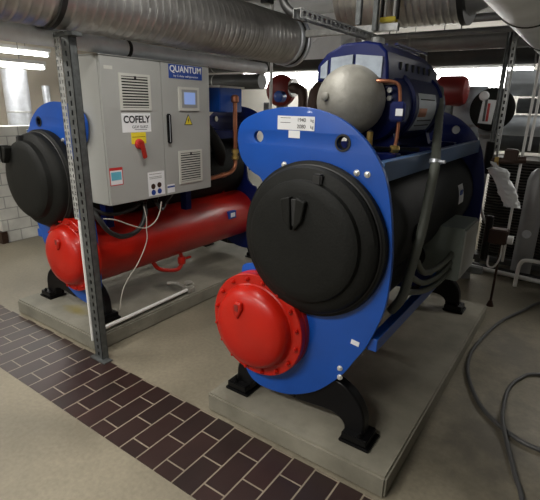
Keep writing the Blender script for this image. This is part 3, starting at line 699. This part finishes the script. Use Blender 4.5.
xpipe(-6.6, 2.15, 5.6, 2.30, .14, 'lagging', 'fattest grey pipe high at the back above the lamps')
xpipe(-.80, 2.15, 5.25, 1.86, .12, 'pale', 'pale silver pipe at right just below the far lamp')
xpipe(-.70, 2.15, 5.46, 1.655, .075, 'darklag', 'slim dark pipe between two pale pipes at right', stand=True)
xpipe(-.86, 2.15, 5.24, 1.465, .10, 'pale', 'lower pale silver pipe at right behind the slim hangers', stand=True)
xpipe(-.9, 2.15, 5.75, 1.27, .10, 'darklag', 'dark lagged pipe just above the ribbed exchanger', stand=True)

# ------------------------------------------------------------------ lamps
def tube_lamp(loc, L, axis, label, watts, group='fluorescent lamps', tubes=(0,), glare=False):
    t = Thing('fluorescent_lamp', label, 'lamp', loc, group)
    x,y,z = loc; h = L/2
    def bb(a0,a1,b0,b1,c0,c1,bev=0):   # along, across, up
        return BM(box, x+a0,x+a1,y+b0,y+b1,z+c0,z+c1,bev) if axis=='X' else BM(box, x+b0,x+b1,y+a0,y+a1,z+c0,z+c1,bev)
    t.part('lamp_housing', bb(-h,h,-.06,.06,.035,.075,.004), M['whitep'])
    for o in tubes:
        a = (x-h+.03,y+o,z) if axis=='X' else (x+o,y-h+.03,z); b = (x+h-.03,y+o,z) if axis=='X' else (x+o,y+h-.03,z)
        t.part('fluorescent_tube', BM(cyl, a, b, .020, 14), M['tube'])
    if glare: t.part('lamp_glare', bb(-h+.01,h-.01,-.07,.07,-.18,.034,.01), M['tube'])  # glowing box sized to imitate the glare around the far lamps
    for e in (-h,h-.03): t.part('end_cap', bb(e,e+.03,-.03,.03,-.02,.036,.003), M['whitep'])
    for e in (-h*.6,h*.6):
        if True:
            t.part('suspension_rod', BM(cyl, (x+(e if axis=='X' else 0),y+(e if axis=='Y' else 0),z+.07),(x+(e if axis=='X' else 0),y+(e if axis=='Y' else 0),ZC), .004, 6), M['post'])
    if watts:
        ld = bpy.data.lights.new('lamp_light','AREA'); ld.shape='RECTANGLE'; ld.size = L if axis=='X' else .14; ld.size_y = .14 if axis=='X' else L
        ld.energy = watts; ld.color = (1,.965,.90)
        lo = bpy.data.objects.new('lamp_light', ld); lo.location=(0,0,-.035); COL.objects.link(lo); lo.parent = t.root
    return t
G='far lamps'
tube_lamp((-4.2,6.3,2.06), 1.5, 'X', 'bright tube lamp at the back between the duct end and the white pipe', 110, tubes=(), glare=True)
tube_lamp((-1.6,6.3,2.05), 1.8, 'X', 'bright tube lamp at the back right of the chiller hood', 110, tubes=(), glare=True)
tube_lamp((-5.95,2.75,2.16), 1.5, 'Y', 'upper bright tube lamp at the far left above the brick wall', 12)
tube_lamp((-5.75,2.55,1.99), 1.5, 'Y', 'lower bright tube lamp at the far left in front of the vertical ducts', 12, tubes=(-.03,.03))
tube_lamp((-1.2,-.8,2.60), 1.5, 'X', 'ceiling tube lamp behind the photographer left', 95)
tube_lamp((-3.9,.2,2.68), 1.5, 'Y', 'ceiling tube lamp over the left floor', 55)
tube_lamp((-3.6,-1.9,2.5), 1.5, 'X', 'added unseen tube lamp far behind the photographer', 60)  # added out of view to put bright streaks on the overhead duct
tube_lamp((-1.45,1.35,2.70), 1.2, 'Y', 'ceiling tube lamp over the tiled strip between the ducts', 26)
tube_lamp((1.0,5.0,2.68), 1.5, 'X', 'ceiling tube lamp over the right aisle', 38)

# vertical silver ducts beyond the brick wall
for i, (yy, r, lb) in enumerate(((2.42,.12,'vertical silver duct beyond the brick wall, leftmost'),(2.92,.15,'vertical silver duct beyond the brick wall, middle and widest'),(3.32,.05,'thin vertical silver pipe beyond the brick wall, rightmost'))):
    t = Thing('vertical_duct', lb, 'duct', (-6.25,yy+.25,0), 'vertical ducts beyond the brick wall')
    t.part('duct_pipe', BM(cyl, (-6.25,yy+.25,0),(-6.25,yy+.25,1.98 if i<2 else 1.8), r, 32), M['steel'])
    t.part('duct_band', BM(lathe, (-6.25,yy+.25,1.45),(0,0,1),[(r,0),(r+.006,.003),(r+.006,.02),(r,.023)],32,False,False), M['galv'])

# ------------------------------------------------------------------ plant at the back, centre
solo('thin_pipe', BM(cyl, (-2.83,4.05,0),(-2.83,4.05,ZC), .016, 12), M['whitep'], 'thin white vertical pipe just left of the dark red pump', 'pipe')
pm = Thing('water_pump', 'round dark red pump beyond the front chiller plate', 'pump', (-3.0,4.5,0))
pm.part('pump_casing', BM(lathe, (-3.07,4.60,1.77),(0.25,-1,0),[(.10,-.06),(.17,-.05),(.18,0),(.165,.05),(.12,.085),(0,.10)],36), M['darkred'])
pm.part('pump_flange', BM(lathe, (-2.88,4.55,1.80),(1,0,0),[(.10,0),(.10,.025)],24), M['whitep'])
pm.part('pump_stand', BM(box, -3.12,-3.02,4.58,4.68,0,1.62,.004), M['post'])
pm.part('elbow_pipe', BM(tube, [(-2.86,4.5,1.80),(-2.74,4.45,1.78),(-2.68,4.45,1.70),(-2.68,4.45,1.3),(-2.68,4.45,.02)], .055, 16, 6), M['brown'])
pm.part('blue_hub', BM(lathe, (-2.92,4.40,1.70),(0,-1,0),[(.06,0),(.06,.08),(.04,.09)],20), M['blue'])
hp = Thing('lagged_elbow', 'brown and green lagged elbow pipe left of the chiller hood', 'pipe', (-2.2,4.4,0))
hp.part('pipe_bend', BM(tube, [(-2.50,4.4,.02),(-2.50,4.4,1.2),(-2.50,4.4,1.65),(-2.45,4.4,1.78),(-2.32,4.4,1.83),(-2.15,4.4,1.83),(-1.9,4.4,1.83)], .075, 18, 6), M['brown'])
hp.part('green_sleeve', BM(cyl, (-2.28,4.4,1.83),(-2.05,4.4,1.83), .09, 24, .008), mat('olive_lagging',(.06,.075,.03),.6,noise=.3))
hp.part('white_valve', BM(cyl, (-2.34,4.25,1.55),(-2.34,4.25,1.70), .03, 16, .004), M['whitep'])
sw = Thing('wall_switch', 'grey switch box on the white back wall beside the thin white pipe', 'switch', (-5.1,Y1,1.5))
sw.part('switch_case', BM(box, -5.16,-5.04,Y1-.05,Y1,1.42,1.66,.006), M['post']); sw.part('switch_face', BM(box, -5.14,-5.06,Y1-.056,Y1-.05,1.55,1.63,.002), M['dark'])
rp = Thing('expansion_vessel', 'dark red rounded vessel just right of the chiller hood', 'vessel', (-1.08,4.3,1.5))
rp.part('vessel_body', BM(lathe, (-1.22,4.3,1.755),(1,0,0),[(.05,0),(.10,.01),(.125,.04),(.125,.22),(.105,.255),(.06,.27),(0,.272)],36), M['darkred'])
rp.part('vessel_pipe', BM(cyl, (-1.22,4.3,1.755),(-1.6,4.3,1.755), .04, 16), M['darkred'])
rp.part('vessel_stand', BM(box, -1.14,-1.06,4.26,4.34,0,1.64,.003), M['post'])

# ------------------------------------------------------------------ plant at the right
vp = Thing('riser_pipe', 'pale lagged riser pipe with flange behind the front chiller rear plate', 'pipe', (-1.05,4.75,0))
vp.part('pipe_jacket', BM(cyl, (-1.05,4.75,0),(-1.05,4.75,1.62), .155, 36), M['pale'])
vp.part('pipe_flange', BM(lathe, (-1.05,4.75,1.62),(0,0,1),[(.155,0),(.175,.0),(.175,.02),(.155,.02),(.155,.17),(.175,.17),(.175,.19),(0,.195)],36), M['pale'])
vp.part('pipe_top', BM(lathe, (-1.05,4.75,1.45),(0,0,1),[(.157,0),(.163,.005),(.163,.02),(.157,.025)],36,False,False), M['galv'])
dv = Thing('insulated_valve', 'round black insulated valve body with a gauge and hanging card', 'valve', (-.80,4.45,1.45))
dv.part('valve_disc', BM(lathe, (-.765,4.47,1.61),(0.15,-1,0),[(.15,-.05),(.18,-.04),(.18,.03),(.155,.045),(0,.05)],40), M['foam'])
dv.part('valve_neck', BM(cyl, (-.80,4.52,1.45),(-.80,4.75,1.30), .07, 20), M['lagging'])
dv.part('valve_stand', BM(cyl, (-.80,4.60,0),(-.80,4.60,1.5), .06, 20), M['lagging'])
g = dv.part('gauge_head', BM(lathe, (-.835,4.42,1.72),(0.1,-1,0),[(.035,0),(.04,.01),(.04,.035),(.03,.045),(0,.047)],28), M['sheet'])
bm = BM(box, -.055,.055,-.0015,.0015,-.13,.07)
bmesh.ops.rotate(bm, cent=(0,0,0), matrix=Matrix.Rotation(math.radians(4),3,'Y'), verts=bm.verts); bmesh.ops.translate(bm, vec=(-.79,4.41,1.62), verts=bm.verts)
cd = dv.part('hanging_card', bm, M['sheet'], label='white hanging card with red bar')
dv.part('card_bar', BM(box, -.795,-.775,4.405,4.408,1.51,1.66), M['labelred'], parent=cd)
dv.part('card_frame', BM(box, -.82,-.80,4.404,4.408,1.51,1.70), M['darklag'], parent=cd)

pr_ = Thing('strut_post', 'perforated steel strut hanging at right in front of the pale pipes', 'post', (-.68,4.3,1.2))
bm = bmesh.new(); slotted(bm, -.66,-.62,4.20,1.18,ZC,.014,.05,.028); box(bm,-.66,-.657,4.20,4.24,1.18,ZC); box(bm,-.623,-.62,4.20,4.24,1.18,ZC)
pr_.part('perforated_channel', bm, M['galv'], sm=0)
pr_.part('rear_channel', BM(box, -.70,-.668,4.21,4.24,1.18,ZC,.002), M['post'])
for i, (x,y,za,lb) in enumerate(((-.44,4.2,.35,'long thin white hanger rod at the right'),(-.40,4.2,1.30,'shorter thin white hanger rod at the far right'))):
    solo('hanger_rod', BM(cyl, (x,y,za),(x,y,ZC), .011, 10), M['whitep'], lb, 'rod')

hx = Thing('heat_exchanger', 'dark ribbed plate heat exchanger standing at the right', 'heat exchanger', (-.42,5.1,0))
hx.part('core', BM(box, -.80,.35,5.14,5.6,.10,1.13), M['black'])
bm = bmesh.new()
for k in range(34):
    z = .13+k*.029; box(bm, -.80,.35,5.10,5.62,z,z+.010)
hx.part('rib_pack', bm, M['riblag'], sm=0)
hx.part('top_frame', BM(box, -.83,.38,5.07,5.63,1.115,1.145,.004), M['riblag']); hx.part('bottom_frame', BM(box, -.83,.38,5.06,5.63,.06,.12,.004), M['darklag'])
for x in (-.80,.30): hx.part('frame_leg', BM(box, x,x+.05,5.08,5.14,0,.06), M['post'])
tk = Thing('lagged_tank', 'silver vertical cylinder with a round port in front of the ribbed exchanger', 'tank', (-.33,4.9,0))
tk.part('tank_body', BM(lathe, (-.345,4.95,.03),(0,0,1),[(.085,0),(.09,.01),(.09,.95),(.07,1.02),(.03,1.06)],32), M['lagging'])
tk.part('tank_port', BM(lathe, (-.345,4.865,.47),(0,-1,0),[(.04,0),(.04,.02),(.028,.02),(.028,.012),(0,.012)],24), M['steel'])
tk.part('tank_foot', BM(cyl, (-.345,4.95,0),(-.345,4.95,.03), .11, 24), M['post'])

ac = Thing('valve_actuator', 'black actuator with brass valve hanging beside the perforated strut', 'actuator', (-.66,4.15,1.1))
ac.part('actuator_body', BM(cyl, (-.675,4.12,1.10),(-.675,4.12,1.36), .032, 18, .005), M['black'])
ac.part('valve_body', BM(cyl, (-.70,4.12,1.20),(-.40,4.15,1.23), .028, 16), M['brown'])
ac.part('brass_nut', BM(lathe, (-.62,4.12,1.205),(1,0,.08),[(.04,0),(.04,.03)],6), M['brass'])
ac.part('brown_block', BM(box, -.56,-.46,4.10,4.18,1.22,1.31,.01), M['brown'])
ac.part('riser', BM(cyl, (-.675,4.12,1.36),(-.675,4.12,ZC), .010, 8), M['post'])
# crumpled plastic bag
bm = bmesh.new()
random.seed(3)
pth = smooth_path([(-.62,4.0,1.21),(-.575,4.0,1.16),(-.53,4.0,1.08),(-.47,4.0,.98),(-.42,4.0,.87)],5); ring=[]
for i,p in enumerate(pth):
    w = [.02,.075,.06,.068,.06][min(4,int(i/len(pth)*5))]
    ring.append([bm.verts.new(p+Vector((math.cos(a)*w*random.uniform(.85,1.15), math.sin(a)*w*.6*random.uniform(.75,1.2), random.uniform(-.006,.006)))) for a in [2*PI*k/14 for k in range(14)]])
for a,b in zip(ring,ring[1:]):
    for k in range(14): bm.faces.new((a[k],a[(k+1)%14],b[(k+1)%14],b[k]))
bm.faces.new(ring[0]); bm.faces.new(ring[-1])
bagm = mat('crumpled_clear_plastic', (.85,.87,.88), .3, noise=.1, nscale=20); bagm.node_tree.nodes['Principled BSDF'].inputs['Alpha'].default_value=.85
solo('plastic_bag', bm, bagm, 'crumpled clear plastic bag hanging from the brass valve', 'bag', sm=20)

va = Thing('floor_valve', 'small valve with black upright handle low beside the grey terminal box', 'valve', (-.50,4.0,0))
va.part('black_actuator', BM(cyl, (-.565,4.0,.40),(-.565,4.0,.78), .030, 18, .006), M['black'])
va.part('valve_block', BM(box, -.55,-.41,3.95,4.06,.56,.68,.008), M['brown'])
va.part('white_end', BM(cyl, (-.41,4.0,.60),(-.37,4.0,.60), .035, 16), M['whitep'])
va.part('support_leg', BM(cyl, (-.45,4.0,0),(-.45,4.0,.57), .010, 10), M['brown'])
va.part('leg_foot', BM(lathe, (-.45,4.0,0),(0,0,1),[(.03,0),(.03,.006),(.014,.05)],14), M['brown'])
va.part('loop_wire', BM(tube, [(-.53,4.0,.44),(-.52,3.98,.36),(-.47,3.98,.36),(-.44,3.98,.44),(-.44,3.99,.55)], .007, 8, 6), M['whitep'])
va.part('supply_line', BM(tube, [(-.58,4.0,.70),(-.62,4.0,.76),(-.66,4.02,.86),(-.7,4.1,1.0)], .012, 8, 6), M['galv'])
# pipes on the floor at the back right
for y, z, r, m, lb in ((4.72,.055,.022,'whitep','pale pipe lying on the floor in front of the ribbed exchanger'),(4.80,.05,.03,'rubber','black pipe on the floor behind the pale pipe')):
    solo('floor_pipe', BM(cyl, (-.95,y+.12,z),(1.2,y-.1,z), r, 16), M[m], lb, 'pipe')
for yy in (0,):
    solo('pipe_rest', BM(box, -.10,-.02,4.62,4.86,0,.02,.003), M['post'], 'low steel rest under the floor pipes at right', 'rest')
solo('bent_pipe', BM(tube, [(-.34,4.62,.005),(-.34,4.62,.16),(-.33,4.62,.24),(-.28,4.62,.28),(-.1,4.62,.28),(.3,4.62,.27)], .018, 12, 6), M['whitep'], 'short bent white pipe at the right frame edge above the floor pipes', 'pipe')

# hoses on the floor
solo('floor_hose', BM(tube, [(.9,4.9,.016),(.35,4.62,.016),(-.05,4.38,.016),(-.217,3.98,.016),(-.321,3.676,.016),(-.385,3.27,.016),(-.40,3.0,.016),(-.357,2.735,.016),(-.233,2.457,.016),(-.083,2.313,.016),(.082,2.256,.016),(.5,2.3,.016),(1.2,2.5,.016)], .012, 12, 8), M['cable'], 'black hose making the wide curve on the floor at right', 'hose')
solo('floor_hose', BM(tube, [(1.0,3.3,.012),(.4,3.15,.012),(.013,3.025,.012),(-.085,2.898,.012),(-.126,2.712,.016),(-.119,2.487,.022),(-.105,2.35,.045),(-.067,2.233,.02),(.004,2.005,.014),(.048,1.874,.014),(.12,1.5,.014),(.3,1.0,.014)], .011, 12, 8), M['cable'], 'black hose running to the bottom edge at lower right', 'hose')

# world: almost closed room, a little bounce
w = bpy.data.worlds.new('world'); sc.world = w; w.use_nodes = True
w.node_tree.nodes['Background'].inputs[0].default_value = (.8,.85,.9,1); w.node_tree.nodes['Background'].inputs[1].default_value = .03

# ------------------------------------------------------------------ camera
cam = bpy.data.cameras.new('camera'); co = bpy.data.objects.new('camera', cam); COL.objects.link(co)
cam.sensor_fit='HORIZONTAL'; cam.sensor_width=36; cam.lens = 448.508/540*36; cam.clip_start=.02
r = Vector((.81878054,.57374621,.02033994)); u = Vector((-.19133201,.23929951,.95190746)); f = Vector((-.54128596,.78329498,-.3057098))
co.matrix_world = Matrix(((r.x,u.x,-f.x,0),(r.y,u.y,-f.y,0),(r.z,u.z,-f.z,1.6),(0,0,0,1)))
sc.camera = co
